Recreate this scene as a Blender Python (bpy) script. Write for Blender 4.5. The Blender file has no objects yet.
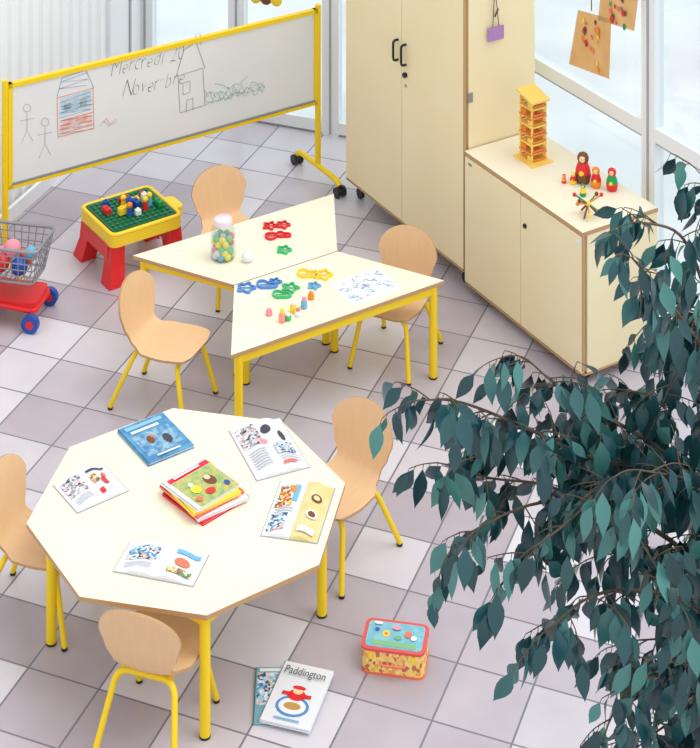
import bpy, math, random
from mathutils import Vector, Matrix
random.seed(7)
# ---------------------------------------------------------------- calibration
F=1830.0; HC=5.15; YH=-700.0; CX=350.0
def P(px,py,z=0.0):
    d=F*(HC-z)/(py-YH); return Vector(((px-CX)/F*d,d,z))
def D(px,py,d):
    return Vector(((px-CX)/F*d,d,HC-(py-YH)*d/F))
def PV(px,py,p0,u):
    """point on vertical plane through p0 with horizontal dir u -> (s,z)"""
    rx=(px-CX)/F
    s=(rx*p0[1]-p0[0])/(u[0]-rx*u[1])
    t=p0[1]+s*u[1]
    return s, HC-(py-YH)*t/F
# ---------------------------------------------------------------- materials
def lin(c):
    r=[]
    for x in c[:3]:
        x/=255.0
        r.append(x/12.92 if x<=0.04045 else ((x+0.055)/1.055)**2.4)
    return (*r,1.0)
MATS={}
def mat(name,rgb,rough=0.5,kind=None,rgb2=None,scale=10,metal=0.0,spec=0.4):
    if name in MATS: return MATS[name]
    m=bpy.data.materials.new(name); m.use_nodes=True
    nt=m.node_tree; b=nt.nodes['Principled BSDF']
    b.inputs['Base Color'].default_value=lin(rgb)
    b.inputs['Roughness'].default_value=rough
    b.inputs['Metallic'].default_value=metal
    b.inputs['Specular IOR Level'].default_value=spec
    N=nt.nodes; L=nt.links
    if kind:
        tc=N.new('ShaderNodeTexCoord'); mp=N.new('ShaderNodeMapping'); L.new(tc.outputs['Object'],mp.inputs[0])
        cr=N.new('ShaderNodeValToRGB')
        cr.color_ramp.elements[0].color=lin(rgb); cr.color_ramp.elements[1].color=lin(rgb2 or rgb)
        if kind=='noise':
            t=N.new('ShaderNodeTexNoise'); t.inputs['Scale'].default_value=scale; t.inputs['Detail'].default_value=3
            cr.color_ramp.elements[0].position=.35; cr.color_ramp.elements[1].position=.65
            L.new(mp.outputs[0],t.inputs['Vector']); L.new(t.outputs['Fac'],cr.inputs[0])
        elif kind=='wood':
            mp.inputs['Scale'].default_value=(6,1,1)
            t=N.new('ShaderNodeTexNoise'); t.inputs['Scale'].default_value=scale; t.inputs['Detail'].default_value=5
            L.new(mp.outputs[0],t.inputs['Vector']); L.new(t.outputs['Fac'],cr.inputs[0])
        elif kind=='patch':
            t=N.new('ShaderNodeTexVoronoi'); t.inputs['Scale'].default_value=scale
            L.new(mp.outputs[0],t.inputs['Vector'])
            s=N.new('ShaderNodeSeparateColor'); L.new(t.outputs['Color'],s.inputs[0]); L.new(s.outputs[0],cr.inputs[0])
            cr.color_ramp.interpolation='CONSTANT'
            cr.color_ramp.elements[1].position=.55
        L.new(cr.outputs[0],b.inputs['Base Color'])
    MATS[name]=m; return m
def multi(name,cols,scale,rough=.5):
    m=mat(name,cols[0],rough,'patch',cols[1],scale)
    cr=[n for n in m.node_tree.nodes if n.type=='VALTORGB'][0].color_ramp
    cr.elements[1].position=1/len(cols)
    for i,c in enumerate(cols[2:]):
        e=cr.elements.new((i+2)/len(cols)); e.color=lin(c)
    return m
def glassmat(name,tint=(243,248,250),gl=.06):
    m=bpy.data.materials.new(name); m.use_nodes=True; nt=m.node_tree; nt.nodes.clear()
    o=nt.nodes.new('ShaderNodeOutputMaterial'); a=nt.nodes.new('ShaderNodeBsdfTransparent'); g=nt.nodes.new('ShaderNodeBsdfGlossy'); x=nt.nodes.new('ShaderNodeMixShader')
    a.inputs[0].default_value=lin(tint); g.inputs['Roughness'].default_value=.03; x.inputs[0].default_value=gl
    nt.links.new(a.outputs[0],x.inputs[1]); nt.links.new(g.outputs[0],x.inputs[2]); nt.links.new(x.outputs[0],o.inputs[0])
    MATS[name]=m; return m
CREAM=mat('cream_laminate',(240,231,205),.45,'noise',(242,234,210),3)
CREAMD=mat('cream_door',(241,225,182),.5,'noise',(244,230,190),2)
EDGE=mat('beech_edge',(190,150,108),.6)
YEL=mat('yellow_paint',(244,208,24),.35)
PLY=mat('beech_ply',(233,196,152),.42,'wood',(224,182,136),9)
BLACK=mat('black_plastic',(34,34,38),.4)
WHITE=mat('white_paint',(240,242,244),.5)
WBOARD=mat('whiteboard_enamel',(231,232,231),.3,'noise',(225,228,229),2)
RED=mat('red_plastic',(222,38,42),.35); BLUE=mat('blue_plastic',(35,80,170),.35); GREEN=mat('green_plastic',(30,150,80),.4)
DGREEN=mat('dark_green_plastic',(12,95,60),.4); YPL=mat('yellow_plastic',(250,214,50),.35)
PINK=mat('pink_soft',(240,150,165),.7); LBLUE=mat('light_blue',(110,180,220),.5); ORANGE=mat('orange_paint',(240,140,40),.5)
PAPER=mat('paper',(232,234,240),.7); INK=mat('ink',(70,70,80),.7); GREY=mat('grey_metal',(150,152,158),.4,metal=.3); PGREY=mat('print_grey',(165,168,175),.7)
SKIN=mat('doll_face',(245,205,165),.5); PURPLE=mat('purple_card',(176,130,190),.6); KRAFT=mat('kraft_paper',(226,184,128),.8,'noise',(216,170,112),8)
BROWN=mat('brown_paint',(120,70,40),.6); TEAL=mat('teal_ink',(70,150,140),.6); SALMON=mat('salmon',(235,120,90),.6)
GLASS=glassmat('window_glass'); JGLASS=glassmat('jar_glass',(240,246,246),.10)
PIC1=multi('picture_warm',[(240,225,180),(225,90,60),(250,210,90),(120,80,60),(245,235,220),(240,160,90),(90,140,90)],90)
PIC2=multi('picture_cool',[(200,218,232),(90,150,200),(230,234,238),(60,80,110),(150,200,215),(235,180,150)],100)
PIC3=multi('picture_grey',[(215,216,220),(150,152,158),(70,70,80),(232,232,234),(190,190,198),(240,180,190)],95)
# ---------------------------------------------------------------- mesh builder
def fillet(pts,r,n=5):
    pts=[Vector(p) for p in pts]; out=[pts[0]]
    for i in range(1,len(pts)-1):
        a,b,c=pts[i-1],pts[i],pts[i+1]
        u=(a-b); w=(c-b); ra=min(r,u.length*.49); rc=min(r,w.length*.49)
        p=b+u.normalized()*ra; q=b+w.normalized()*rc
        for k in range(n+1):
            t=k/n; out.append(p*(1-t)**2+b*2*t*(1-t)+q*t*t)
    out.append(pts[-1]); return out
def rrect(w,h,r,n=4,cx=0,cy=0):
    o=[]
    for sx,sy,a0 in ((1,1,0),(-1,1,90),(-1,-1,180),(1,-1,270)):
        for k in range(n+1):
            a=math.radians(a0+90*k/n); o.append((cx+sx*(w/2-r)+r*math.cos(a),cy+sy*(h/2-r)+r*math.sin(a)))
    return o
class MB:
    def __init__(s): s.v=[];s.f=[];s.m=[];s.s=[];s.mats=[];s.T=Matrix.Identity(4)
    def mi(s,m):
        if m not in s.mats: s.mats.append(m)
        return s.mats.index(m)
    def add(s,vs,fs,m,sm=False):
        o=len(s.v); s.v+=[s.T@Vector(v) for v in vs]; i=s.mi(m)
        for f in fs: s.f.append([o+k for k in f]); s.m.append(i); s.s.append(sm)
    def box(s,c,d,m,rz=0,R=None):
        R=R or Matrix.Rotation(rz,4,'Z'); c=Vector(c)
        vs=[c+(R@Vector((x*d[0]/2,y*d[1]/2,z*d[2]/2))) for z in(-1,1) for x,y in((-1,-1),(1,-1),(1,1),(-1,1))]
        s.add(vs,[(3,2,1,0),(4,5,6,7),(0,1,5,4),(1,2,6,5),(2,3,7,6),(3,0,4,7)],m)
    def prism(s,pts,z0,z1,m,ms=None,sm=False):
        n=len(pts); ms=ms or m
        s.add([(x,y,z0) for x,y in pts],[tuple(range(n-1,-1,-1))],m)
        s.add([(x,y,z1) for x,y in pts],[tuple(range(n))],m)
        s.add([(x,y,z0) for x,y in pts]+[(x,y,z1) for x,y in pts],[(i,(i+1)%n,n+(i+1)%n,n+i) for i in range(n)],ms,sm)
    def flat(s,pts,z,m):
        s.add([(x,y,z) for x,y in pts],[tuple(range(len(pts)))],m)
    def tube(s,pts,r,m,n=8,closed=False,r2=None):
        pts=[Vector(p) for p in pts]; N=len(pts); vs=[]; 
        t0=(pts[1]-pts[0]).normalized(); up=Vector((0,0,1)) if abs(t0.z)<.9 else Vector((1,0,0))
        nv=t0.cross(up).normalized()
        for i,p in enumerate(pts):
            if closed: t=pts[(i+1)%N]-pts[i-1]
            else: t=(pts[min(i+1,N-1)]-pts[max(i-1,0)])
            t.normalize(); nv=(nv-t*nv.dot(t)).normalized(); b=t.cross(nv)
            rr=r if r2 is None else r+(r2-r)*i/(N-1)
            for k in range(n):
                a=2*math.pi*k/n; vs.append(p+(nv*math.cos(a)+b*math.sin(a))*rr)
        fs=[]
        for i in range(N if closed else N-1):
            for k in range(n):
                j=(i+1)%N; fs.append((i*n+k,i*n+(k+1)%n,j*n+(k+1)%n,j*n+k))
        s.add(vs,fs,m,True)
        if not closed:
            s.add(vs[:n],[tuple(range(n-1,-1,-1))],m); s.add(vs[-n:],[tuple(range(n))],m)
    def lathe(s,prof,c,m,n=16,sm=True):
        c=Vector(c); vs=[c+Vector((r*math.cos(2*math.pi*k/n),r*math.sin(2*math.pi*k/n),z)) for r,z in prof for k in range(n)]
        fs=[(i*n+k,i*n+(k+1)%n,(i+1)*n+(k+1)%n,(i+1)*n+k) for i in range(len(prof)-1) for k in range(n)]
        s.add(vs,fs,m,sm)
    def ball(s,c,r,m,n=12,k=7):
        if not isinstance(r,(tuple,list)): r=(r,r,r)
        c=Vector(c); vs=[];
        for i in range(k+1):
            a=math.pi*i/k
            for j in range(n):
                b=2*math.pi*j/n; vs.append(c+Vector((r[0]*math.sin(a)*math.cos(b),r[1]*math.sin(a)*math.sin(b),-r[2]*math.cos(a))))
        s.add(vs,[(i*n+j,i*n+(j+1)%n,(i+1)*n+(j+1)%n,(i+1)*n+j) for i in range(k) for j in range(n)],m,True)
    def wheel(s,c,ax,r,w,m,hub=None):
        c=Vector(c); ax=Vector(ax).normalized()
        s.tube([c-ax*w/2,c-ax*w*.3,c+ax*w*.3,c+ax*w/2],r,m,16)
        if hub: s.tube([c-ax*w*.6,c+ax*w*.6],r*.45,hub,12)
    def build(s,name,loc=(0,0,0),rz=0,parent=None,bevel=0):
        me=bpy.data.meshes.new(name); me.from_pydata([tuple(v) for v in s.v],[],s.f)
        for m in s.mats: me.materials.append(m)
        me.polygons.foreach_set('material_index',s.m); me.polygons.foreach_set('use_smooth',s.s); me.update()
        o=bpy.data.objects.new(name,me); bpy.context.scene.collection.objects.link(o)
        o.location=loc; o.rotation_euler[2]=rz
        if parent: o.parent=parent
        if bevel:
            b=o.modifiers.new('bevel','BEVEL'); b.width=bevel; b.segments=2; b.limit_method='ANGLE'; b.angle_limit=math.radians(50)
        return o
def text_into(mb,txt,size,M,m,shear=0.0,offset=0.0):
    c=bpy.data.curves.new('t','FONT'); c.body=txt; c.size=size; c.shear=shear; c.offset=offset; c.align_x='CENTER'
    o=bpy.data.objects.new('t',c); bpy.context.scene.collection.objects.link(o)
    dg=bpy.context.evaluated_depsgraph_get(); dg.update()
    me=bpy.data.meshes.new_from_object(o.evaluated_get(dg))
    mb.add([M@v.co for v in me.vertices],[tuple(p.vertices) for p in me.polygons],m)
    bpy.data.objects.remove(o); bpy.data.curves.remove(c); bpy.data.meshes.remove(me)
# ---------------------------------------------------------------- directions
AA=math.radians(31.3)
dA=Vector((-math.sin(AA),math.cos(AA),0))      # along cabinets, going away
nB=Vector((math.cos(AA),math.sin(AA),0))       # toward windows
TA=math.radians(21)                            # tile / back wall angle
tY=Vector((math.sin(TA),math.cos(TA),0)); tX=Vector((math.cos(TA),-math.sin(TA),0))
# ---------------------------------------------------------------- floor
def floor_mat():
    m=bpy.data.materials.new('floor_tiles'); m.use_nodes=True; nt=m.node_tree; N=nt.nodes; L=nt.links; b=N['Principled BSDF']
    tc=N.new('ShaderNodeTexCoord'); mp=N.new('ShaderNodeMapping'); mp.inputs['Rotation'].default_value=(0,0,TA)
    mp.inputs['Scale'].default_value=(1/.3,1/.3,1)
    L.new(tc.outputs['Object'],mp.inputs[0])
    fl=N.new('ShaderNodeVectorMath'); fl.operation='FLOOR'; fr=N.new('ShaderNodeVectorMath'); fr.operation='FRACTION'
    L.new(mp.outputs[0],fl.inputs[0]); L.new(mp.outputs[0],fr.inputs[0])
    wn=N.new('ShaderNodeTexWhiteNoise'); wn.noise_dimensions='2D'; L.new(fl.outputs[0],wn.inputs['Vector'])
    cr=N.new('ShaderNodeValToRGB'); cr.color_ramp.elements[0].color=lin((172,162,172)); cr.color_ramp.elements[1].color=lin((218,214,222))
    e=cr.color_ramp.elements.new(.3); e.color=lin((184,175,184)); e=cr.color_ramp.elements.new(.6); e.color=lin((200,194,202))
    L.new(wn.outputs['Value'],cr.inputs[0])
    no=N.new('ShaderNodeTexNoise'); no.inputs['Scale'].default_value=5; no.inputs['Detail'].default_value=4; L.new(tc.outputs['Object'],no.inputs['Vector'])
    mx0=N.new('ShaderNodeMix'); mx0.data_type='RGBA'; mx0.blend_type='SOFT_LIGHT'; mx0.inputs[0].default_value=.25
    L.new(cr.outputs[0],mx0.inputs[6]); L.new(no.outputs['Fac'],mx0.inputs[7])
    sp=N.new('ShaderNodeSeparateXYZ'); L.new(fr.outputs[0],sp.inputs[0])
    def edge(o):
        a=N.new('ShaderNodeMath'); a.operation='SUBTRACT'; a.inputs[1].default_value=.5; L.new(o,a.inputs[0])
        c=N.new('ShaderNodeMath'); c.operation='ABSOLUTE'; L.new(a.outputs[0],c.inputs[0])
        d=N.new('ShaderNodeMath'); d.operation='GREATER_THAN'; d.inputs[1].default_value=.487; L.new(c.outputs[0],d.inputs[0]); return d.outputs[0]
    mxm=N.new('ShaderNodeMath'); mxm.operation='MAXIMUM'; L.new(edge(sp.outputs[0]),mxm.inputs[0]); L.new(edge(sp.outputs[1]),mxm.inputs[1])
    mx=N.new('ShaderNodeMix'); mx.data_type='RGBA'; L.new(mxm.outputs[0],mx.inputs[0]); L.new(mx0.outputs[2],mx.inputs[6]); mx.inputs[7].default_value=lin((120,117,128))
    L.new(mx.outputs[2],b.inputs['Base Color']); b.inputs['Roughness'].default_value=.28
    bp=N.new('ShaderNodeBump'); bp.invert=True; bp.inputs['Strength'].default_value=.3; bp.inputs['Distance'].default_value=.003
    L.new(mxm.outputs[0],bp.inputs['Height']); L.new(bp.outputs[0],b.inputs['Normal'])
    return m
F1=Vector((1.109,8.67,0)); F0=F1+dA*.977
WQ=F1+nB*.62
CB=P(140,100)
def isect(p,u,q,w):
    den=u.x*w.y-u.y*w.x; r=q-p; s=(r.x*w.y-r.y*w.x)/den; return p+u*s
CR=isect(CB,tX,WQ,dA)
W_end=WQ-dA*3.6; L_end=CB-tY*6.5
mb=MB(); FT=floor_mat()
pts=[(L_end.x-.0,L_end.y),(L_end.x,1.5),(6,1.5),(6,W_end.y),(W_end.x,W_end.y),(CR.x,CR.y),(CB.x,CB.y)]
mb.prism(pts,-.1,0,FT); mb.build('floor')
g=MB(); g.prism([(-25,-5),(25,-5),(25,40),(-25,40)],-.3,-.15,mat('snowy_paving',(236,237,238),.8,'noise',(212,216,220),.8)); g.build('ground_outside')
# ---------------------------------------------------------------- glazed walls
FRM=mat('white_frame',(234,237,239),.45)
def glazed(name,p,u,t0,t1,mull,rails,h,fw=.07,th=.06,railw=.07):
    M=Matrix.Translation(p)@Matrix(((u.x,-u.y,0,0),(u.y,u.x,0,0),(0,0,1,0),(0,0,0,1)))
    b=MB(); b.T=M
    for s in mull:
        b.box((s,0,h/2),(fw,th,h),FRM); b.box((s,.0,h/2),(.012,th+.012,h-.02),PGREY)
    for z in rails:
        b.box(((t0+t1)/2,0,z),(t1-t0,th*.9,railw),FRM); b.box(((t0+t1)/2,0,z-railw/2-.006),(t1-t0,th*.7,.012),PGREY)
    b.box(((t0+t1)/2,0,h-.05),(t1-t0,th*.95,.1),FRM)
    b.box(((t0+t1)/2,0,(h)/2),(t1-t0,.008,h-.04),GLASS)
    return b.build(name)
glazed('window_1',WQ,dA,-3.6,(CR-WQ).length,[-3.57,-2.1,-.95,.23,1.4,2.5],[.05,.98],3.0,.10)
s1,_=PV(238,100,CB,tX); s2,_=PV(332,100,CB,tX)
glazed('window_2',CB,tX,0,(CR-CB).length,[.05,s1,s2],[.05],3.0,.11)
s,z=PV(271,-6,CB,tX); b=MB(); b.T=Matrix.Translation(CB-tY*.08)@Matrix(((tX.x,tY.x,0,0),(tX.y,tY.y,0,0),(0,0,1,0),(0,0,0,1)))
for dx,dz,r,m in((-.07,0,.04,YPL),(.0,-.0,.04,BROWN),(.07,.0,.04,YPL),(.03,.06,.04,ORANGE)): b.ball((s+dx,0,z+dz),(r,.02,r),m)
b.tube([(s,0,z),(s,0,2.9)],.003,INK,5); b.build('hanging_paper_decoration')
mb=MB(); Lw=6.5
TL=Matrix.Translation(CB)@Matrix(((-tY.x,tY.y,0,0),(-tY.y,-tY.x,0,0),(0,0,1,0),(0,0,0,1)))
mb.T=TL; x=.45
mb.box((.225,0,1.5),(.45,.06,3.0),FRM); mb.box((.2,.034,1.5),(.02,.01,3.0),PGREY)
pts=[]
while x<Lw:
    pts+= [(x,0),(x+.055,0),(x+.065,.018),(x+.1,.018)]; x+=.115
pts+= [(x,0),(x,-.1),(.45,-.1)]
mb.prism(pts,0.0,3.0,mat('ribbed_white',(240,242,243),.5)); mb.build('wall_left')
mb=MB(); mb.T=TL
mb.box((3.3,.045,.04),(6.3,.02,.08),WHITE); mb.build('baseboard_left')
# ---------------------------------------------------------------- cabinets
def cabM(p):
    return Matrix.Translation(p)@Matrix(((dA.x,-nB.x,0,0),(dA.y,-nB.y,0,0),(0,0,1,0),(0,0,0,1)))
def cabinet(name,p,w,dep,z0,z1,over,low):
    b=MB(); b.T=cabM(p)
    b.box((w/2,-dep/2-.01,(z0+z1)/2-.01),(w,dep-.02,z1-z0-.02),CREAMD)
    b.prism([(-over,.012),(w+over,.012),(w+over,-dep-over),(-over,-dep-over)][::-1],z1-.02,z1,CREAM,EDGE)
    g=.004
    b.box((w/4,.004,(z0+z1-.02)/2),(w/2-g,.018,z1-z0-.03),CREAMD); b.box((3*w/4,.004,(z0+z1-.02)/2),(w/2-g,.018,z1-z0-.03),CREAMD)
    b.box((w/2,-.002,(z0+z1)/2),(.004,.02,z1-z0-.03),EDGE)
    b.box((w/2,.002,z0-.004),(w,.022,.008),EDGE); b.box((-.001,-dep/2,z0-.004),(.006,dep,.008),EDGE)
    b.box((-.001,.004,(z0+z1)/2),(.006,.018,z1-z0-.03),EDGE)
    for x in (.06,w-.06):
        for y in (-.05,-dep+.05):
            b.tube([(x,y,z0),(x,y,z0-.02)],.012,BLACK,8); b.wheel((x,y,min(.03,z0*.5)),(0,1,0),min(.03,z0*.5),.02,BLACK)
    if low:
        b.tube([(w/2-.04,.012,z1-.16),(w/2-.04,.022,z1-.16)],.011,BLACK,12); b.box((.03,.014,z1-.06),(.03,.003,.02),PAPER)
        b.box((w-.05,.014,z1-.05),(.03,.004,.012),GREY)
    else:
        zh=1.04
        for sx in(-.045,.035):
            b.tube(fillet([(w/2+sx,.012,zh+.055),(w/2+sx,.045,zh+.055),(w/2+sx,.045,zh-.055),(w/2+sx,.012,zh-.055)],.02),.007,BLACK)
        b.tube([(w/2-.045,.012,zh-.11),(w/2-.045,.03,zh-.11)],.014,BLACK,12); b.tube([(w/2-.045,.012,zh-.17),(w/2-.045,.018,zh-.17)],.008,GREY,10)
        for zz in(.2,1.0,1.7): b.box((-.003,-.03,zz),(.006,.03,.05),GREY)
    return b.build(name,bevel=.002)
cabinet('low_storage_cabinet',F1,.97,.45,.06,.735,.004,True)
cabinet('tall_storage_cupboard',F0+dA*.004,1.18,.45,.11,1.85,.0,False)
pS=F0-dA*.004; s,z=PV(495,33,pS,nB)
mb=MB(); mb.T=Matrix.Translation(pS+nB*s)@Matrix(((nB.x,dA.x,0,0),(nB.y,dA.y,0,0),(0,0,1,0),(0,0,0,1)))
mb.box((0,-.008,z),(.1,.006,.07),PURPLE); mb.tube([(-.02,-.008,z+.03),(-.01,-.008,z+.2),(.0,-.004,z+.32)],.002,BLACK); mb.tube([(.02,-.008,z+.03),(.0,-.008,z+.2)],.002,BLACK)
mb.tube([(-.01,-.012,z+.09),(.012,-.012,z+.13)],.005,BROWN)
mb.build('hanging_purple_sign')
def hung(name,quad,cols,seed):
    pW=WQ-nB*.06
    q=[PV(x,y,pW,dA) for x,y in quad]
    b=MB(); b.T=Matrix.Translation(pW)@Matrix(((dA.x,-nB.x,0,0),(dA.y,-nB.y,0,0),(0,0,1,0),(0,0,0,1)))
    b.add([(s_,0,z_) for s_,z_ in q]+[(s_,-.002,z_) for s_,z_ in q],[(0,1,2,3),(7,6,5,4),(0,4,5,1),(1,5,6,2),(2,6,7,3),(3,7,4,0)],KRAFT)
    c=Vector((sum(a for a,_ in q)/4,0,sum(a for _,a in q)/4))
    rnd=random.Random(seed)
    for i in range(22):
        a=rnd.uniform(0,6.28); x=c.x+rnd.uniform(-.065,.065); zz=c.z+rnd.uniform(-.12,.12); r=rnd.uniform(.006,.014)
        b.add([(x+r*math.cos(k*math.pi/4),.002+i*.0003,zz+r*1.4*math.sin(k*math.pi/4)) for k in range(8)],[tuple(range(8))],cols[i%len(cols)])
    top=max(z_ for _,z_ in q)
    b.tube([(c.x,0,top-.01),(c.x,0,top+.12)],.003,BROWN,6)
    b.build(name)
hung('kraft_paper_drawing',[(578,10),(611,19),(609,79),(569,64)],[SALMON,ORANGE,BROWN,RED,YPL],3)
hung('kraft_paper_drawing',[(603,-30),(640,-20),(634,31),(598,20)],[RED,SALMON,GREEN,BROWN],5)
# ---------------------------------------------------------------- whiteboard
pR=P(318,180); zt=HC-(8-YH)*pR.y/F
pLt=P(6,84,zt); u=(Vector((pLt.x,pLt.y,0))-pR); Lb=u.length; u.normalize()
r_=-u
p0=pR-r_*Lb
nrm=Vector((r_.y,-r_.x,0))
mb=MB(); mb.T=Matrix.Translation(p0)@Matrix(((r_.x,-nrm.x,0,0),(r_.y,-nrm.y,0,0),(0,0,1,0),(0,0,0,1)))
zb=.45
mb.box((Lb/2,0,(zt+zb)/2),(Lb-.04,.014,zt-zb-.03),WBOARD)
mb.box((Lb/2,0,zt-.012),(Lb,.03,.024),YEL); mb.box((Lb/2,0,zb+.008),(Lb,.03,.018),YEL)
mb.box((Lb/2,-.012,zb+.024),(Lb-.05,.008,.01),GREY)
mb.box((.02,0,(zt+zb)/2),(.024,.03,zt-zb),YEL); mb.box((Lb-.02,0,(zt+zb)/2),(.024,.03,zt-zb),YEL)
for x in (-.005,Lb+.0):
    mb.tube([(x,0,.08),(x,0,zt+.02)],.018,YEL,12)
    mb.tube(fillet([(x,-.24,.06),(x,-.2,.085),(x,.2,.085),(x,.24,.06)],.03),.017,YEL,10)
    for y in(-.24,.24):
        mb.tube([(x,y,.07),(x,y,.045)],.012,BLACK); mb.wheel((x-.02,y,.03),(1,0,0),.03,.018,BLACK); mb.wheel((x+.02,y,.03),(1,0,0),.03,.018,BLACK)
def stroke(pix,m,r=.0032,closed=False):
    pp=[]
    for x,y in pix:
        s,z=PV(x,y,p0+nrm*.008,r_); pp.append((s,-.008,z))
    mb.tube(pp,r,m,5,closed)
def sqf(pix,m):
    pp=[]
    for x,y in pix:
        s,z=PV(x,y,p0+nrm*.008,r_); pp.append((s,-.0078,z))
    mb.add(pp,[tuple(range(len(pp)))],m)
MK=mat('marker_black',(95,95,104),.6); MKG=mat('marker_green',(130,188,168),.6); MKB=mat('marker_blue',(100,165,215),.6); MKR=mat('marker_red',(232,120,105),.6)
MKL=mat('marker_lightgrey',(165,172,178),.6); MKBL=mat('marker_pale_blue',(170,205,226),.6,'noise',(215,224,228),25); MKRL=mat('marker_pale_red',(236,170,160),.6,'noise',(228,222,220),25)
for cx,cy in((27,108),(45,122)):
    stroke([(cx+4*math.cos(k*.785),cy+4*math.sin(k*.785)) for k in range(8)],MKL,.0014,True)
    stroke([(cx,cy+5),(cx,cy+22)],MKL,.0014); stroke([(cx-7,cy+13),(cx+7,cy+10)],MKL,.0014); stroke([(cx-6,cy+36),(cx,cy+22),(cx+6,cy+33)],MKL,.0014)
def scrib(x0,y0,x1,y1,m,n,r=.0026,sl=-.24):
    pp=[]
    for i in range(n):
        t=i/(n-1); y=y0+(y1-y0)*t; 
        x=x0 if i%2 else x1; pp.append((x+random.uniform(-1.5,1.5),y+(x-x0)*sl+random.uniform(-1,1)))
    stroke(pp,m,r)
sqf([(60,99),(60,116),(91,108),(91,90)],MKBL); sqf([(60,121),(60,134),(92,125),(92,112)],MKRL)
scrib(60,80,88,92,MKB,5,.0014); scrib(60,100,92,118,MKB,10,.0016); scrib(60,120,93,136,MKR,9,.0018)
stroke([(57,98),(58,137),(94,128),(93,88)],MKR,.002,True); stroke([(57,97),(62,78),(86,70),(94,88)],MKB,.0018)
sqf([(64,104),(64,111),(71,109),(71,102)],WHITE); sqf([(80,100),(80,107),(87,105),(87,98)],WHITE)
stroke([(102,123),(106,118),(110,124),(116,119)],MKR,.0014); stroke([(100,126),(104,121),(109,126),(117,121)],MKL,.0014)
stroke([(178,76),(180,113),(205,105),(203,68)],MK,.0014,True); stroke([(176,77),(184,50),(196,42),(205,68)],MK,.0014); stroke([(183,95),(183,83),(190,81),(190,92)],MK,.0012,True)
stroke([(196,42),(196,34),(200,33),(201,45)],MK,.0012); stroke([(186,112),(187,100),(193,98),(193,110)],MK,.0012)
rn=random.Random(5)
for q_ in range(3):
    stroke([(205+i*2.6,100-q_*2-i*.45+rn.uniform(-6,5)) for i in range(24)],[MKG,MKL,MKG][q_],.0013)
stroke([(204+i*3,104-i*.85+rn.uniform(-1.5,1.5)) for i in range(20)],MKG,.0013)
stroke([(215+i*3,84-i*.6+rn.uniform(-1.5,1.5)+6*math.sin(i*.3)) for i in range(12)],MKB,.0012)
def hand(txt,px0,py0,px1,size):
    n=len(txt); adv={'M':1.35,'m':1.3,'i':.55,' ':.7,'r':.75,'c':.9,'N':1.2,'v':.85,'d':1.0,'b':1.0,'e':.9,'o':.95,'2':1.0,'0':1.0}
    tot=sum(adv.get(c,1) for c in txt); a=0
    for c in txt:
        w_=adv.get(c,1); t=(a+w_/2)/tot; a+=w_
        if c==' ': continue
        s,z=PV(px0+(px1-px0)*t,py0-.24*(px1-px0)*t+rn.uniform(-1.2,1.2),p0+nrm*.008,r_)
        k=rn.uniform(.9,1.15)
        M=Matrix.Translation((s,-.0086,z))@Matrix.Rotation(rn.uniform(-.1,.12),4,'Y')@Matrix(((k,0,0,0),(0,0,1,0),(0,1.5*k,0,0),(0,0,0,1)))
        text_into(mb,c,size,M,MK,.3,-.0026)
hand('Mercredi 20',110,77,184,.082); hand('Novembre',122,98,184,.082)
mb.build('mobile_whiteboard')
# ---------------------------------------------------------------- tables
TZ=.46
def table(name,poly,legs,z=TZ,ap=.05):
    b=MB(); b.prism(poly,z-.018,z,CREAM,EDGE)
    fl=[Vector(p) for p in legs]
    for p in fl:
        b.tube([(p.x,p.y,.008),(p.x,p.y,z-.018)],.02,YEL,14); b.tube([(p.x,p.y,0),(p.x,p.y,.008)],.021,BLACK,12)
    for i in range(len(fl)):
        a,q=fl[i],fl[(i+1)%len(fl)]; m_=(a+q)/2; dd=q-a
        b.box((m_.x,m_.y,z-.038),(dd.length,.025,.04),YEL,math.atan2(dd.y,dd.x))
    return b.build(name,bevel=.003)
OC=Vector((-.63,7.135)); R8=.622
poly=[(OC.x+R8*math.cos(math.radians(11+45*k)),OC.y+R8*math.sin(math.radians(11+45*k))) for k in range(8)]
legs=[(OC.x+x,OC.y+y) for x,y in((.52,.03),(-.12,.56),(-.515,-.12),(.11,-.575))]
table('octagonal_table',poly,legs)
uu=Vector((math.cos(math.radians(32.3)),math.sin(math.radians(32.3)))); vv=Vector((-uu.y,uu.x))
C=Vector((-.307,8.868)); a=.58; hh=a*math.sqrt(3)/2
def trap(sg):
    e=.003
    ps=[C-uu*a/2+vv*sg*e,C+uu*a/2+vv*sg*e,C+uu*a+vv*sg*hh,C-uu*a+vv*sg*hh]
    cc=sum(ps,Vector((0,0)))/4
    lg=[]
    for p in ps: lg.append(p+(cc-p).normalized()*.055)
    if sg<0: ps=ps[::-1]; lg=lg[::-1]
    return [tuple(p) for p in ps],lg
for sg in(1,-1):
    ps,lg=trap(sg); table('trapezoid_table',ps,lg)
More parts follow.
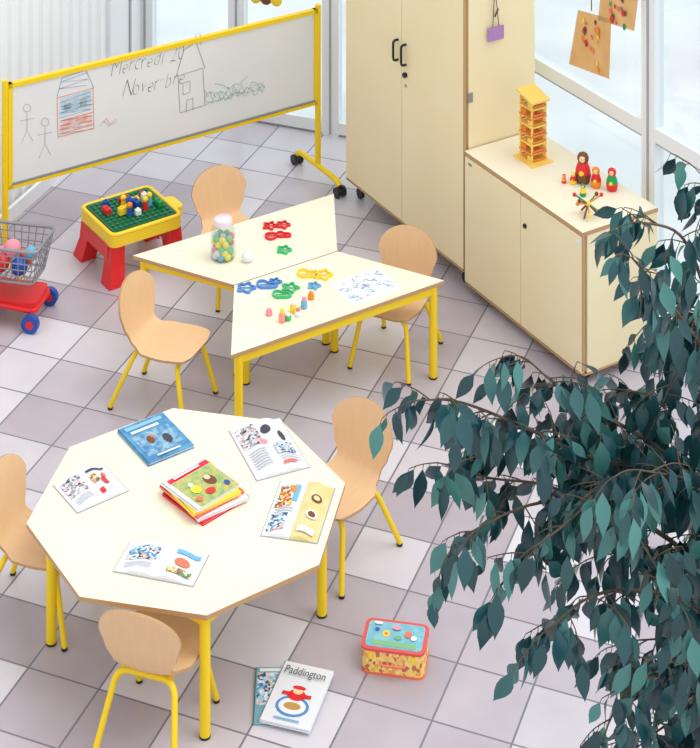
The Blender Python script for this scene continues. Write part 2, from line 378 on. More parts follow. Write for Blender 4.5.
# ---------------------------------------------------------------- chairs
def chair_mesh():
    b=MB()
    prof=fillet([(.165,.285),(.14,.293),(-.0,.282),(-.135,.288),(-.165,.36),(-.205,.55)],.07,8)
    prof=[Vector((p[0],p[1])) for p in prof]
    Ls=[0]
    for i in range(1,len(prof)): Ls.append(Ls[-1]+(prof[i]-prof[i-1]).length)
    T=Ls[-1]; NS=44
    def at(s):
        for i in range(1,len(prof)):
            if s<=Ls[i]+1e-9:
                t=(s-Ls[i-1])/max(1e-9,Ls[i]-Ls[i-1]); return prof[i-1].lerp(prof[i],t)
        return prof[-1]
    def width(q):
        key=[(0,.145),(.2,.158),(.38,.152),(.5,.118),(.58,.112),(.68,.138),(.8,.158),(1,.156)]
        for i in range(1,len(key)):
            if q<=key[i][0]:
                t=(q-key[i-1][0])/(key[i][0]-key[i-1][0]); t=t*t*(3-2*t); w=key[i-1][1]*(1-t)+key[i][1]*t; break
        s=q*T
        if s<.05: w*= (1-(1-s/.05)**2.6)**(1/2.6)*.45+.55
        e=T-s
        if e<.125: w*=max(.02,(1-(1-e/.125)**2.1))**(1/2.1)
        return w
    NU=12; top=[];bot=[]
    for i in range(NS+1):
        q=i/NS
        q=q if q<.8 else .8+.2*math.sin((q-.8)/.2*math.pi/2)
        p=at(q*T); pn=at(min(T,q*T+.004)); pm=at(max(0,q*T-.004)); t=(pn-pm).normalized()
        nn=Vector((t.y,-t.x))
        if nn.y<0 and q<.4: nn=-nn
        if q>=.4 and nn.x<0: nn=-nn
        w=width(q); ar=[];br=[]
        k=.9 if q>.55 else .25
        if .4<q<=.55: k=.25+.65*(q-.4)/.15
        for j in range(NU+1):
            x=w*(2*j/NU-1); off=k*x*x
            y=p.x+nn.x*off; z=p.y+nn.y*off
            ar.append((x,y,z)); br.append((x,y-nn.x*.011,z-nn.y*.011))
        top.append(ar);bot.append(br)
    vs=[v for r in top for v in r]+[v for r in bot for v in r]; W=NU+1; O=W*(NS+1)
    ft=[];fs=[]
    for i in range(NS):
        for j in range(NU):
            A=i*W+j; ft.append((A,A+1,A+W+1,A+W)); ft.append((O+A+W,O+A+W+1,O+A+1,O+A))
    b.add(vs,ft,PLY,True)
    for i in range(NS):
        for j in(0,NU):
            A=i*W+j; q=(A,A+W,O+A+W,O+A); fs.append(q if j==0 else q[::-1])
    for i in(0,NS):
        for j in range(NU):
            A=i*W+j; q=(A,O+A,O+A+1,A+1); fs.append(q if i==0 else q[::-1])
    b.add(vs,fs,EDGE,False)
    for y0,y1,w0,w1 in((.17,.11,.155,.115),(-.22,-.11,.155,.11)):
        b.tube(fillet([(-w0,y0,.01),(-w1,y1,.265),(w1,y1,.265),(w0,y0,.01)],.05,7),.0115,YEL,10)
        for sx in(-1,1): b.tube([(sx*w0,y0,0),(sx*w0,y0+(y1-y0)*.04,.011)],.0125,BLACK,8)
    for sx in(-.09,.09): b.tube([(sx,.11,.268),(sx,-.11,.268)],.009,YEL,8)
    return b
CHM=None
def chair(px,py,deg,name='childrens_chair'):
    global CHM
    top=P(px,py,.55); th=math.radians(deg-90)
    off=Matrix.Rotation(th,4,'Z')@Vector((0,-.205,0))
    loc=Vector((top.x,top.y,0))-Vector((off.x,off.y,0))
    if CHM is None:
        o=chair_mesh().build(name,loc,th); CHM=o.data
    else:
        o=bpy.data.objects.new(name,CHM); bpy.context.scene.collection.objects.link(o); o.location=loc; o.rotation_euler[2]=th
chair(216,166,-62); chair(411,226,-116); chair(130,275,-24); chair(368,400,232); chair(-3,462,-18); chair(135,612,72)
# ---------------------------------------------------------------- books / papers
def fit(q,z):
    p=[P(x,y,z) for x,y in q]; c=sum(p,Vector())/4; e=((p[1]-p[0])+(p[2]-p[3]))/2; f=((p[0]-p[3])+(p[1]-p[2]))/2
    ang=math.atan2(e.y,e.x); ang2=math.atan2(f.y,f.x)-math.pi/2
    while ang2-ang>math.pi: ang2-=2*math.pi
    while ang2-ang<-math.pi: ang2+=2*math.pi
    return c,(ang+ang2)/2,e.length,f.length
def art(b,w,h,z,items):
    for i,(sh,m,x,y,sx,sy) in enumerate(items):
        zz=z+.0006*(i+1)
        if sh=='r': b.flat([((x-sx/2)*w,(y-sy/2)*h),((x+sx/2)*w,(y-sy/2)*h),((x+sx/2)*w,(y+sy/2)*h),((x-sx/2)*w,(y+sy/2)*h)],zz,m)
        elif sh=='e': b.flat([((x+sx/2*math.cos(k*math.pi/8))*w,(y+sy/2*math.sin(k*math.pi/8))*h) for k in range(16)],zz,m)
def bookparts(b,w,h,t,cov):
    b.box((0,0,t/2),(w-.008,h-.008,t-.004),PAPER); b.box((0,0,t-.0015),(w,h,.003),cov); b.box((0,0,.0015),(w,h,.003),cov); b.box((-w/2+.001,0,t/2),(.003,h,t),cov)
def book(name,q,z,t,cov,items,txt=None,da=0):
    c,a,w,h=fit(q,z+t); b=MB(); bookparts(b,w,h,t,cov); art(b,w,h,t,items)
    if txt:
        s,m,ty,sz=txt; text_into(b,s,sz,Matrix.Translation((0,ty*h,t+.008))@Matrix.Diagonal((1,1.5,1,1)),m)
    return b.build(name,(c.x,c.y,z),a)
def openbook(name,q,z,items,m1=PAPER,m2=PAPER):
    c,a,w,h=fit(q,z); b=MB(); N=8
    for sd,m in((-1,m1),(1,m2)):
        g=[]
        for i in range(N+1):
            t=i/N; x=sd*w/2*t; zz=.004+.016*math.sin(math.pi*min(1,t*1.15+.12)) 
            g.append((x,zz))
        vs=[(x,-h/2,zz) for x,zz in g]+[(x,h/2,zz) for x,zz in g]+[(x,-h/2,0) for x,zz in g]+[(x,h/2,0) for x,zz in g]; K=N+1
        fs=[]
        for i in range(N):
            fs.append((i,i+1,K+i+1,K+i)); fs.append((2*K+i,3*K+i,3*K+i+1,2*K+i+1)); fs.append((i,2*K+i,2*K+i+1,i+1)); fs.append((K+i,K+i+1,3*K+i+1,3*K+i))
        fs.append((N,K+N,3*K+N,2*K+N))
        b.add(vs,fs,m)
    b.box((0,0,.0012),(w+.008,h+.008,.0024),PGREY)
    def zt_(x):
        t=min(1,abs(x)*2); return .004+.016*math.sin(math.pi*min(1,t*1.15+.12))+.0012
    for k,(sh,m,x,y,sx,sy) in enumerate(items):
        n=8; vs=[]
        for i in range(n+1):
            u_=-1+2*i/n; xx=x+sx/2*u_
            hy=sy/2*(math.sqrt(max(0,1-u_*u_)) if sh=='e' else 1)
            vs+=[(xx*w,(y-hy)*h,zt_(xx)+.0004*k+.0008),(xx*w,(y+hy)*h,zt_(xx)+.0004*k+.0008)]
        b.add(vs,[(2*i,2*i+2,2*i+3,2*i+1) for i in range(n)],m)
    return b.build(name,(c.x,c.y,z),a)
def lines(x,y0,n,w_=.34,dy=.05): return [('r',PGREY,x,y0-dy*i,w_,.014) for i in range(n)]
BKB=mat('book_blue',(50,120,175),.4,'noise',(90,160,200),20); BKS=mat('book_sky',(140,190,215),.5)
book('picture_book',[(119,428),(163,413),(193,443),(148,466)],TZ,.014,BKB,[('r',mat('cover_scene_blue',(60,125,180),.5,'noise',(150,190,205),45),0,-.08,.8,.56),('r',BKS,0,.4,.8,.08),('r',PAPER,-.05,.28,.6,.06),('e',BROWN,-.12,-.02,.14,.2),('e',SALMON,-.05,.05,.07,.08),('e',INK,.18,-.12,.16,.24),('r',PAPER,0,-.42,.5,.04)])
openbook('open_magazine',[(55,487),(103,464),(127,492),(77,513)],TZ,[('r',PIC3,-.25,.15,.38,.5)]+lines(-.25,-.2,4)+[('e',RED,.27,-.05,.12,.26),('r',INK,.25,.37,.35,.06),('r',RED,.1,-.32,.08,.16),('e',SALMON,.33,.15,.1,.14),('r',PIC1,.13,.1,.12,.25)])
b=MB()
c,a_,w,h=fit([(163,480),(210,458),(245,488),(196,513)],TZ+.05)
lay=[(.011,RED,.10,1.03),(.012,PAPER,-.06,1.0),(.010,SALMON,.05,1.02),(.012,YPL,-.04,.97),(.010,PAPER,.1,.93)]
z=0
for t,m,r,sc in lay:
    b.T=Matrix.Translation((random.uniform(-.014,.014),random.uniform(-.014,.014),z))@Matrix.Rotation(r,4,'Z'); bookparts(b,w*sc,h*sc,t,m); z+=t
b.T=Matrix.Translation((0,0,z))@Matrix.Rotation(.1,4,'Z')
art(b,w*.93,h*.93,0,[('r',mat('cover_green',(130,175,110),.5,'noise',(205,190,110),40),0,-.06,.92,.82),('r',RED,0,.42,.94,.12),('e',BROWN,.15,-.0,.22,.3),('e',SKIN,.15,.08,.12,.14),('e',YPL,-.22,-.05,.2,.24),('e',PAPER,-.22,.1,.1,.12),('e',RED,-.05,-.25,.2,.16),('r',PAPER,-.05,.42,.6,.05),('e',BLUE,.32,-.28,.1,.14),('e',SALMON,-.35,-.3,.12,.14)])
b.build('stack_of_picture_books',(c.x,c.y,TZ),a_)
openbook('open_magazine',[(236,433),(280,416),(307,468),(252,482)],TZ,[('r',PIC3,-.25,.25,.4,.4),('e',INK,.1,.3,.2,.16),('e',PINK,-.05,.1,.16,.1),('e',INK,.33,.14,.12,.2)]+lines(-.25,-.05,7)+[('r',PIC2,.25,-.12,.34,.2)]+lines(.25,-.28,3)+[('r',SALMON,.2,-.4,.26,.04)])
BEI=mat('book_beige',(222,200,130),.5,'noise',(232,214,160),12)
openbook('open_picture_book',[(280,482),(333,489),(318,545),(263,535)],TZ,[('r',PIC1,-.3,.2,.3,.4),('r',LBLUE,-.12,.25,.1,.3),('r',PIC2,-.3,-.28,.3,.3)]+lines(-.25,-.04,2)+[('e',ORANGE,-.18,.3,.1,.12),('e',BROWN,.27,.2,.2,.13),('e',BEI,.27,.2,.12,.08),('e',PAPER,.27,-.1,.22,.15),('e',BROWN,.27,-.1,.14,.1),('r',PAPER,.25,-.38,.3,.1)],PAPER,BEI)
openbook('open_magazine',[(130,536),(204,561),(193,588),(119,571)],TZ,[('r',PIC2,-.25,.12,.38,.45)]+lines(-.25,-.2,4)+[('r',LBLUE,.3,.3,.3,.12),('e',SALMON,.27,.0,.2,.24),('r',PIC1,.28,-.28,.3,.16)])
book('childrens_book',[(256,668),(298,666),(295,722),(253,722)],0,.012,mat('book_teal',(110,168,178),.5),[('r',PIC2,-.05,.1,.8,.6),('r',RED,-.2,-.42,.3,.05),('r',PAPER,0,.44,.8,.06)])
book('childrens_book',[(286,661),(335,671),(309,730),(258,719)],.013,.012,mat('book_white',(228,231,236),.4),[('e',mat('book_ring_blue',(80,140,200),.5),0,-.2,.66,.34),('e',PAPER,0,-.2,.54,.26),('e',mat('plate_gold',(190,150,80),.5),0,-.2,.34,.12),('e',RED,0,-.02,.36,.18),('e',SKIN,0,.04,.2,.1),('e',RED,0,.1,.26,.06),('r',RED,-.22,-.02,.14,.05),('r',RED,.22,-.02,.14,.05),('r',LBLUE,0,-.43,.5,.025)],('Paddington',INK,.28,.036))
c,a_,w,h=fit([(368,617),(429,626),(424,655),(361,647)],.095)
b=MB(); ILL=multi('suitcase_pattern',[(245,215,110),(235,170,90),(248,228,150),(200,110,90),(245,212,110),(240,200,120)],80)
b.prism(rrect(w,h,.025),.008,.09,ILL,ILL,True); b.prism(rrect(w+.006,h+.006,.028),0,.008,SALMON); b.prism(rrect(w+.006,h+.006,.028),.086,.095,mat('suitcase_red',(222,84,84),.5))
b.prism(rrect(w-.022,h-.022,.018),.095,.0965,mat('suitcase_lid',(110,178,200),.5,'noise',(140,196,205),30))
art(b,w,h,.0968,[('r',mat('grass_green',(130,185,130),.6),0,-.3,.7,.16),('e',YPL,-.15,.02,.12,.22),('e',SALMON,-.15,.02,.06,.1),('e',GPL0:=mat('soft_green',(110,180,130),.6),.05,-.08,.12,.14),('e',SALMON,.2,.06,.12,.22),('e',PAPER,.3,-.05,.1,.16),('e',BLUE,-.3,.12,.07,.1),('e',PINK,0,.22,.14,.14),('e',PAPER,-.3,.32,.14,.1)])
b.tube(fillet([(-.045,-h/2,.05),(-.045,-h/2-.02,.05),(.045,-h/2-.02,.05),(.045,-h/2,.05)],.012),.004,SALMON)
for x in(-.08,.08): b.box((x,-h/2-.003,.07),(.014,.006,.024),YPL)
b.build('toy_suitcase',(c.x,c.y,0),a_)
c,a_,w,h=fit([(331,284),(378,268),(404,288),(352,306)],TZ)
b=MB(); b.box((0,0,.001),(w,h,.002),PAPER); rn=random.Random(2)
for i in range(40):
    x,y=rn.uniform(-.42,.42)*w,rn.uniform(-.42,.42)*h; b.tube([(x+rn.uniform(-.02,.02),y+rn.uniform(-.018,.018),.0025) for _ in range(5)],.0009,[LBLUE,MKG,MKL,MKB][i%4],5)
b.build('drawing_sheet',(c.x,c.y,TZ),a_)
# ---------------------------------------------------------------- cookie cutters etc
def outline(kind,r):
    o=[]
    for k in range(30):
        a=2*math.pi*k/30
        if kind=='flower': q=r*(1+.22*math.cos(5*a))
        elif kind=='star': q=r*(1+.35*math.cos(5*a)*abs(math.cos(5*a)))
        elif kind=='heart': q=r*(1.0+.3*math.sin(a)*math.sqrt(abs(math.cos(a)))-.35*math.sin(a)*.8)
        elif kind=='duck': q=r*(1+.3*math.cos(2*a+.5)+.15*math.cos(3*a))
        else: q=r
        o.append((q*math.cos(a),q*math.sin(a)))
    return o
def cutters(name,items):
    b=MB()
    cx,cy=P(items[0][0],items[0][1],TZ).xy
    for px,py,kind,r,m in items:
        p=P(px,py,TZ); o=outline(kind,r); o2=[(x*.8,y*.8) for x,y in o]; n=len(o)
        vs=[];
        for z in(0,.012):
            vs+=[(p.x-cx+x,p.y-cy+y,z) for x,y in o]+[(p.x-cx+x,p.y-cy+y,z) for x,y in o2]
        fs=[]
        for i in range(n):
            j=(i+1)%n
            fs+=[(i,j,2*n+j,2*n+i),(n+j,n+i,3*n+i,3*n+j),(2*n+i,2*n+j,3*n+j,3*n+i),(j,i,n+i,n+j)]
        b.add(vs,fs,m)
        b.tube([(p.x-cx-r*.7,p.y-cy,.006),(p.x-cx+r*.7,p.y-cy,.006)],.003,m,6)
    b.build(name,(cx,cy,TZ))
cutters('red_cookie_cutters',[(270,227,'star',.032,RED),(283,226,'flower',.032,RED),(271,237,'heart',.032,RED),(283,236,'duck',.03,RED)])
GPL=mat('green_cutter',(60,190,120),.4); BPL=mat('blue_cutter',(80,140,215),.4)
cutters('green_cookie_cutters',[(284,251,'flower',.033,GPL)])
cutters('yellow_cookie_cutters',[(307,275,'duck',.042,YPL),(323,276,'flower',.04,YPL),(314,287,'star',.026,LBLUE)])
cutters('blue_cookie_cutters',[(246,289,'flower',.04,BPL),(266,286,'duck',.04,BPL),(275,283,'star',.026,BPL)])
cutters('green_cookie_cutters',[(281,296,'duck',.036,GPL),(290,289,'star',.036,GPL)])
j=P(223,258,TZ); b=MB()
b.lathe([(.0,.002),(.052,.002),(.06,.01),(.062,.03),(.062,.13),(.055,.152),(.042,.165),(.042,.175)],(0,0,0),JGLASS,24)
b.lathe([(.046,.168),(.046,.192),(.043,.196),(0,.196)],(0,0,0),mat('jar_lid',(232,216,224),.3),24)
b.lathe([(.0,.0),(.05,.0),(.05,.002)],(0,0,0),JGLASS,24)
PY=mat('pompom_yellow',(250,232,120),.9); PG=mat('pompom_green',(140,210,160),.9)
rn=random.Random(4)
for lev in range(5):
    for k in range(8):
        a=k*.9+lev*.5; rr=.038 if k else 0
        b.ball((rr*math.cos(a),rr*math.sin(a),.02+lev*.021),.018,[PINK,PY,LBLUE,PAPER,PG,PY,SALMON,PAPER][rn.randrange(8)],10,6)
b.build('jar_of_pompoms',j)
b=MB(); b.ball((0,0,.024),(.03,.024,.024),PAPER,14,9); b.lathe([(0,.0),(.015,0),(.015,.004)],(0,0,0),PAPER,10); b.build('white_modelling_egg',P(248,262,TZ))
for px,py,h_,m,cap in((269,315,.03,PINK,PINK),(282,322,.06,mat('paint_pink',(240,150,140),.4),YPL),(293,312,.05,YPL,PAPER),(304,308,.05,LBLUE,PINK),(311,299,.035,ORANGE,ORANGE),(288,320,.03,GPL,PAPER),(298,316,.035,PAPER,SALMON)):
    b=MB(); b.lathe([(0,0),(.013,0),(.015,.004),(.015,h_*.6),(.009,h_*.72),(.009,h_*.78)],(0,0,0),m,14); b.lathe([(.01,h_*.72),(.01,h_*.95),(.007,h_),(0,h_)],(0,0,0),cap,14); b.build('paint_bottle',P(px,py,TZ))
# ---------------------------------------------------------------- brick play table
q=[(83,205),(152,182),(176,212),(112,240)]
zt2=.27; c,a_,w,h=fit([q[0],q[1],q[2],q[3]],zt2); w=max(w,.42); h=max(h,.35)
b=MB()
b.prism(rrect(w,h,.04),zt2-.07,zt2-.015,YPL,YPL,True)
b.tube([(x,y,zt2-.008) for x,y in rrect(w-.02,h-.02,.035)],.012,YPL,8,True)
b.prism(rrect(w-.05,h-.05,.02),zt2-.015,zt2,DGREEN)
nx,ny=12,9; STUD=mat('stud_green',(25,120,80),.4)
for i in range(nx):
    for k in range(ny):
        x=(i-(nx-1)/2)*(w-.07)/nx; y=(k-(ny-1)/2)*(h-.07)/ny
        b.tube([(x,y,zt2),(x,y,zt2+.007)],.009,STUD,8)
for x,y,sx,sy,hz,m in((-.13,.03,.03,.06,.03,RED),(-.06,-.03,.06,.03,.04,YPL),(-.02,-.02,.03,.03,.07,BLUE),(.03,.0,.03,.06,.04,BLUE),(.04,.04,.06,.03,.03,YPL),(.09,.02,.03,.03,.05,WHITE),(.11,.06,.03,.06,.03,RED),(-.0,.08,.06,.03,.03,RED),(.0,-.08,.03,.03,.03,WHITE),(-.1,.1,.03,.03,.03,BLUE),(.14,-.05,.03,.06,.03,GREEN)):
    b.box((x,y,zt2+.004+hz/2),(sx,sy,hz),m)
    for ax in((-.5,.5) if sx>.04 else (0,)):
        b.tube([(x+ax*.03,y,zt2+hz),(x+ax*.03,y,zt2+hz+.01)],.008,m,8)
for x,y,m in((-.03,.03,YPL),(.06,-.05,RED),(.1,-.02,LBLUE),(-.04,-.06,BLUE)):
    b.tube([(x,y,zt2),(x,y,zt2+.045)],.016,m,10,r2=.012); b.ball((x,y,zt2+.058),.016,[YPL,ORANGE][m==BLUE])
for sx in(-1,1):
    X=sx*(w/2-.04)
    for sy in(-1,1):
        y0=sy*(h/2-.05)
        vs=[]
        for zz,ex in((0,.035),(.1,.0),(.2,-.01)):
            for dx,dy in((-.04,-.045),(.04,-.045),(.04,.045),(-.04,.045)): vs.append((X+dx*(1+ex*4)+sx*ex*.6,y0+dy*(1+ex*4)+sy*ex*.6,zz))
        fs=[(3,2,1,0),(8,9,10,11)]
        for l in range(2):
            for k in range(4): fs.append((l*4+k,l*4+(k+1)%4,l*4+4+(k+1)%4,l*4+4+k))
        b.add(vs,fs,RED)
    b.box((X,0,.165),(.08,h-.1,.09),RED)
b.prism(rrect(.09,.14,.03,cx=w/2+.02,cy=-.02),zt2-.06,zt2-.02,YPL)
b.build('toy_brick_table',(c.x,c.y,0),a_,bevel=.004)
# ---------------------------------------------------------------- toy shopping trolley
b=MB()
def ring(z,w_,l_,x0=0): return [(x0+x,y,z) for x,y in rrect(l_,w_,.02,2)]
top=ring(.40,.26,.36); bot=ring(.22,.18,.27,.01)
b.tube(top,.008,GREY,6,True); b.tube(bot,.006,GREY,6,True)
for k in range(1,5):
    t=k/5; b.tube([(p[0]*(1-t)+q_[0]*t,p[1]*(1-t)+q_[1]*t,p[2]*(1-t)+q_[2]*t) for p,q_ in zip(top,bot)],.003,GREY,5,True)
for k in range(9):
    t=-1+2*k/8
    for sy in(-1,1): b.tube([(t*.165,sy*.13,.40),(t*.12+.01,sy*.09,.22)],.003,GREY,5)
    b.tube([(t*.12+.01,-.09,.22),(t*.12+.01,.09,.22)],.003,GREY,5)
for k in range(7):
    t=-1+2*k/6
    for sx in(-1,1): b.tube([(sx*.18,t*.115,.40),(sx*.135+.01,t*.08,.22)],.003,GREY,5)
b.tube(fillet([(-.24,-.11,.46),(-.2,-.11,.40),(-.14,-.11,.12),(.16,-.1,.09),(.16,.1,.09),(-.14,.11,.12),(-.2,.11,.40),(-.24,.11,.46)],.03),.013,RED,8)
b.tube([(-.24,-.125,.46),(-.24,.125,.46)],.015,BLUE,10)
b.prism(rrect(.32,.2,.03),.10,.13,RED)
for sy in(-1,1):
    for x in(-.13,.15):
        b.tube([(x,sy*.1,.1),(x,sy*.115,.05)],.011,RED); b.wheel((x,sy*.13,.045),(0,1,0),.045,.028,BLUE,RED)
for x,y,z,r,m in((-.06,.03,.28,.05,PINK),(.05,-.03,.27,.045,BLUE),(.06,.05,.28,.04,SALMON),(-.04,-.05,.29,.045,RED),(.0,.0,.34,.045,PINK),(.1,.0,.33,.03,LBLUE)): b.ball((x,y,z),r,m,14,9)
ct=P(14,322,0); b.build('toy_shopping_trolley',(ct.x-.02,ct.y+.06,0),math.radians(-12))
# ---------------------------------------------------------------- things on low cabinet
CZ=.7355
c=P(533,159,CZ); b=MB(); b.T=Matrix.Diagonal((.82,.9,.84,1))
WY=mat('wood_yellow',(246,206,100),.5); WO=mat('wood_orange',(230,140,60),.5); WP=mat('wood_pale',(240,214,150),.5)
for i in range(7):
    z=i*.054; b.box((0,0,z+.006),(.13,.11,.010),WO if i%2 else WY)
    for sx in(-1,1):
        for sy in(-1,1): b.box((sx*.058,sy*.048,z+.03),(.010,.010,.054),WY)
    b.box(((-1)**i*.03,-.04,z+.026),(.04,.012,.03),WO if i%2 else WY); b.box((0,.04,z+.026),(.1,.008,.036),WY)
    for sx in(-1,1): b.box((sx*.061,0,z+.022),(.004,.1,.010),SALMON if i%2 else WO)
b.box((0,0,.395),(.17,.13,.012),WY,R=Matrix.Rotation(.22,4,'Y')); b.box((0,0,.378),(.1,.1,.02),WO)
b.box((.0,0,.003),(.2,.15,.006),WY); b.build('wooden_toy_tower',c,math.radians(-58))
def doll(px,py,h_,m1,m2):
    p=P(px,py,CZ); b=MB(); k=h_
    b.lathe([(0,0),(.20*k,0),(.23*k,.04*k),(.27*k,.25*k),(.26*k,.33*k)],(0,0,0),m1,18); b.lathe([(.26*k,.33*k),(.245*k,.45*k),(.19*k,.6*k),(.155*k,.68*k)],(0,0,0),m2,18)
    b.lathe([(.155*k,.68*k),(.19*k,.75*k),(.195*k,.83*k),(.15*k,.94*k),(.07*k,.99*k),(0,k)],(0,0,0),m1,18)
    b.ball((-.03*k,-.12*k,.81*k),(.12*k,.09*k,.12*k),SKIN,12,8); b.ball((-.05*k,-.19*k,.36*k),(.12*k,.07*k,.13*k),YPL,10,6)
    for sx in(-1,1): b.ball((-.03*k+sx*.045*k,-.2*k,.83*k),.014*k,BLACK,6,4)
    b.build('nesting_doll',p)
doll(583,182,.15,BROWN,RED); doll(596,187,.10,ORANGE,RED); doll(612,190,.11,RED,GREEN); doll(573,184,.06,YPL,RED); doll(564,183,.045,RED,ORANGE); doll(583,196,.06,GREEN,YPL)
b=MB(); 
for i in range(8):
    a=i*2*math.pi/8; e=Vector((.065*math.cos(a),.05*math.sin(a),.065+.045*math.sin(a*2+1))); b.tube([(0,0,.06),e],.004,[WO,GREEN,BROWN][i%3],6); b.ball(e,.010,[RED,BROWN,YPL,ORANGE][i%4],8,6)
b.ball((0,0,.06),.014,WY); 
for a in(0,2.1,4.2): b.tube([(0,0,.06),(.05*math.cos(a),.05*math.sin(a),.008)],.005,BROWN,6)
b.build('wooden_construction_star',P(588,216,CZ))
# ---------------------------------------------------------------- ficus tree
def leafmat():
    m=bpy.data.materials.new('ficus_leaf'); m.use_nodes=True; nt=m.node_tree; b=nt.nodes['Principled BSDF']
    at=nt.nodes.new('ShaderNodeAttribute'); at.attribute_name='lv'; cr=nt.nodes.new('ShaderNodeValToRGB')
    cr.color_ramp.elements[0].color=lin((12,50,56)); cr.color_ramp.elements[1].color=lin((72,132,126)); e=cr.color_ramp.elements.new(.6); e.color=lin((22,74,80))
    nt.links.new(at.outputs['Fac'],cr.inputs[0]); nt.links.new(cr.outputs[0],b.inputs['Base Color']); b.inputs['Roughness'].default_value=.3; b.inputs['Specular IOR Level'].default_value=.5
    return m
LEAF=leafmat(); BARK=mat('ficus_bark',(74,64,56),.8,'noise',(96,84,70),30)
rnd=random.Random(11)
lv=[];lf=[];la=[]
def leaf(p,d,nrm_,L,W):
    d=d.normalized(); s=d.cross(nrm_)
    if s.length<1e-3: return
    s.normalize(); n=s.cross(d).normalized()
    o=len(lv); prof=[(0,.0),(.12,.4),(.3,.92),(.46,1.0),(.66,.76),(.82,.38),(.92,.13),(1.0,.0)]
    val=rnd.random(); bend=rnd.uniform(.05,.35); fold=rnd.uniform(.1,.4)
    for t,w in prof:
        c=p+d*(L*t)-n*(bend*L*t*t); ww=w*W/2
        lv.extend([c+s*ww+n*ww*fold,c,c-s*ww+n*ww*fold])
    for i in range(len(prof)-1):
        a=o+i*3; lf.append((a,a+1,a+4,a+3)); lf.append((a+1,a+2,a+5,a+4)); la.extend([val]*2)
tb=MB()
def limb(pts,r0,r1):
    pp=[D(*q) for q in pts]
    out=[]
    for i in range(len(pp)-1):
        a=pp[max(0,i-1)];b_=pp[i];c_=pp[i+1];d_=pp[min(len(pp)-1,i+2)]
        for k in range(6):
            t=k/6; out.append(.5*((2*b_)+(c_-a)*t+(2*a-5*b_+4*c_-d_)*t*t+(3*b_-a-3*c_+d_)*t**3))
    out.append(pp[-1]); tb.tube(out,r0*.55,BARK,7,r2=r1*.6); return out
def twig(p,d,L):
    pts=[p.copy()]; dd=d.normalized(); n=max(3,int(L/.018))
    for i in range(n):
        dd=(dd+Vector((rnd.uniform(-.15,.15),rnd.uniform(-.15,.15),-.13+rnd.uniform(-.08,.08)))).normalized(); pts.append(pts[-1]+dd*.018)
    tb.tube(pts,.0018,BARK,5,r2=.001)
    for i in range(1,len(pts)):
        t=(pts[i]-pts[i-1]).normalized(); sd=t.cross(Vector((0,0,1)));
        if sd.length<.1: sd=Vector((1,0,0))
        sd.normalize(); sd*= (1 if i%2 else -1)
        if i==len(pts)-1: sd=t
        ld=sd*rnd.uniform(.2,.8)+t*.35+Vector((0,0,-rnd.uniform(.6,1.5)))+Vector((rnd.uniform(-.3,.3),rnd.uniform(-.3,.3),0))
        nn=Vector((rnd.uniform(-.7,.7),rnd.uniform(-1.3,.1),rnd.uniform(.3,1)))
        L_=rnd.uniform(.055,.088); st=pts[i]+ld.normalized()*.010
        tb.tube([pts[i],st],.0009,BARK,4)
        leaf(st,ld,nn,L_,L_*rnd.uniform(.36,.5))
def dress(path,start,dens,tl):
    n=len(path)
    acc=0
    for i in range(1,n):
        seg=(path[i]-path[i-1]).length
        acc+=seg
        if i/n<start: continue
        while acc>dens:
            acc-=dens; t=(path[i]-path[i-1]).normalized(); a=rnd.uniform(0,6.28)
            sd=Vector((math.cos(a),math.sin(a)*.8,rnd.uniform(-.3,.6)))
            twig(path[i].lerp(path[i-1],rnd.random()),t*.6+sd,rnd.uniform(*tl))
    twig(path[-1],path[-1]-path[-2],tl[1])
A=(.06,.15)
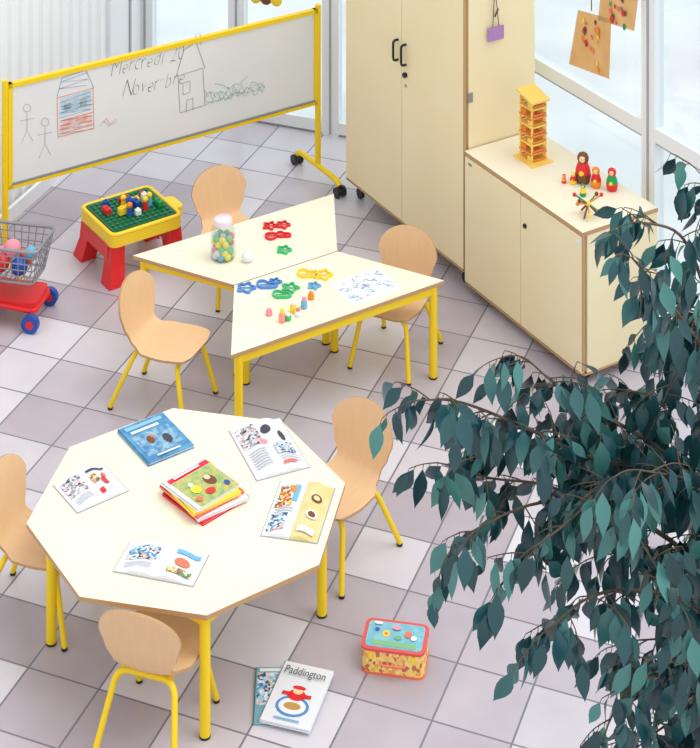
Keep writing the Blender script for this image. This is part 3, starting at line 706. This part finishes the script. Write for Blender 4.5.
limbs=[
 ([(775,560,4.6),(735,400,4.6),(705,290,4.5),(680,235,4.4),(640,222,4.35)],.014,.004,.4,.033,(.06,.11)),
 ([(735,400,4.6),(690,330,4.4),(655,285,4.3),(632,258,4.2)],.010,.003,.3,.033,(.05,.1)),
 ([(770,540,4.6),(690,470,4.5),(630,430,4.4),(575,400,4.3),(528,360,4.2)],.014,.003,.1,.03,A),
 ([(690,470,4.5),(600,460,4.3),(520,425,4.2),(460,402,4.15),(422,400,4.1)],.010,.003,.15,.026,(.05,.12)),
 ([(775,640,4.6),(670,540,4.4),(590,505,4.3),(530,505,4.2),(465,535,4.15)],.013,.003,.1,.028,A),
 ([(600,508,4.3),(545,485,4.35),(490,478,4.35),(450,465,4.3)],.007,.003,.1,.028,(.05,.12)),
 ([(775,700,4.6),(700,610,4.3),(630,590,4.2),(585,600,4.1),(550,628,4.05)],.012,.003,.1,.028,(.06,.12)),
 ([(775,780,4.6),(710,700,4.3),(660,675,4.15),(625,695,4.1),(608,725,4.1)],.012,.003,.1,.028,A),
 ([(760,520,4.6),(710,440,4.7),(665,400,4.7),(625,390,4.7)],.010,.003,.1,.03,A),
 ([(770,640,4.6),(710,560,4.6),(660,550,4.6),(600,555,4.6)],.009,.003,.1,.03,A),
 ([(770,760,4.6),(710,660,4.5),(690,640,4.4),(640,640,4.4)],.009,.003,.1,.03,A),
 ([(740,420,4.6),(720,340,4.8),(690,310,4.9),(655,320,4.9)],.009,.003,.2,.035,(.06,.12)),
 ([(760,600,4.6),(720,500,4.3),(690,480,4.2),(640,470,4.1)],.009,.003,.1,.028,A),
 ([(775,800,4.6),(720,740,4.4),(680,720,4.3),(640,745,4.2)],.009,.003,.1,.028,A),
 ([(690,470,4.5),(640,490,4.4),(590,445,4.4),(545,440,4.4),(495,440,4.4)],.006,.003,.1,.03,(.05,.12)),
 ([(745,430,4.6),(700,380,4.5),(680,370,4.4),(655,420,4.4)],.006,.003,.1,.03,A),
 ([(770,640,4.6),(720,620,4.2),(680,600,4.1),(640,540,4.1)],.006,.003,.1,.03,A),
 ([(775,700,4.6),(730,690,4.2),(700,670,4.1),(665,660,4.1)],.006,.003,.1,.03,A),
 ([(690,470,4.5),(620,475,4.2),(570,520,4.1),(520,560,4.1),(505,580,4.1)],.006,.003,.3,.035,(.05,.1)),
 ([(740,380,4.6),(715,260,4.6),(708,190,4.6),(695,168,4.6)],.007,.002,.5,.07,(.04,.08)),
 ([(775,560,4.6),(830,480,4.6),(870,430,4.7),(900,380,4.7)],.012,.003,.2,.06,A),
 ([(775,680,4.6),(840,640,4.7),(890,620,4.8),(930,640,4.8)],.012,.003,.2,.06,A),
]
for pts,r0,r1,st,de,tl in limbs: dress(limb(pts,r0,r1),st,de,tl)
tp=D(778,900,4.6); base=Vector((tp.x+.03,tp.y+.05,0))
top_=D(735,400,4.6)
tk=[base+Vector((0,0,.3)),base+Vector((.02,0,.9)),D(775,820,4.6),D(772,680,4.6),D(775,560,4.6),D(757,470,4.6),top_]
tb.tube(fillet(tk,.2,6),.032,BARK,12,r2=.010)
tb.lathe([(0,0),(.17,0),(.19,.02),(.24,.38),(.26,.38),(.26,.42),(.225,.42),(.22,.36),(0,.36)],base,mat('terracotta_pot',(176,100,70),.8),32)
tree=tb.build('potted_ficus_tree')
me=bpy.data.meshes.new('leaves'); me.from_pydata([tuple(v) for v in lv],[],lf); me.materials.append(LEAF)
at=me.attributes.new('lv','FLOAT','FACE'); at.data.foreach_set('value',la); me.polygons.foreach_set('use_smooth',[True]*len(lf)); me.update()
lo=bpy.data.objects.new('leaves',me); bpy.context.scene.collection.objects.link(lo); lo.parent=tree
print('leaves',len(lf)//14)
# ---------------------------------------------------------------- light, world, camera
w=bpy.data.worlds.new('sky'); bpy.context.scene.world=w; w.use_nodes=True
bg=w.node_tree.nodes['Background']; bg.inputs[0].default_value=(.975,.985,1,1); bg.inputs[1].default_value=1.08
s=bpy.data.lights.new('sun','SUN'); s.energy=1.3; s.angle=math.radians(45); s.color=(1,.98,.95)
so=bpy.data.objects.new('sun',s); bpy.context.scene.collection.objects.link(so)
so.rotation_euler=Vector((-.5,.1,-.9)).to_track_quat('-Z','Y').to_euler(); so.location=(4,5,6)
cam=bpy.data.cameras.new('camera'); co=bpy.data.objects.new('camera',cam); bpy.context.scene.collection.objects.link(co)
co.location=(0,0,HC); co.rotation_euler=(math.pi/2,0,0); cam.sensor_fit='HORIZONTAL'; cam.sensor_width=36; cam.lens=36*F/700
cam.shift_y=-(374-YH)/700; cam.clip_end=200
bpy.context.scene.camera=co
sc=bpy.context.scene; sc.view_settings.view_transform='Standard'; sc.view_settings.exposure=0.1
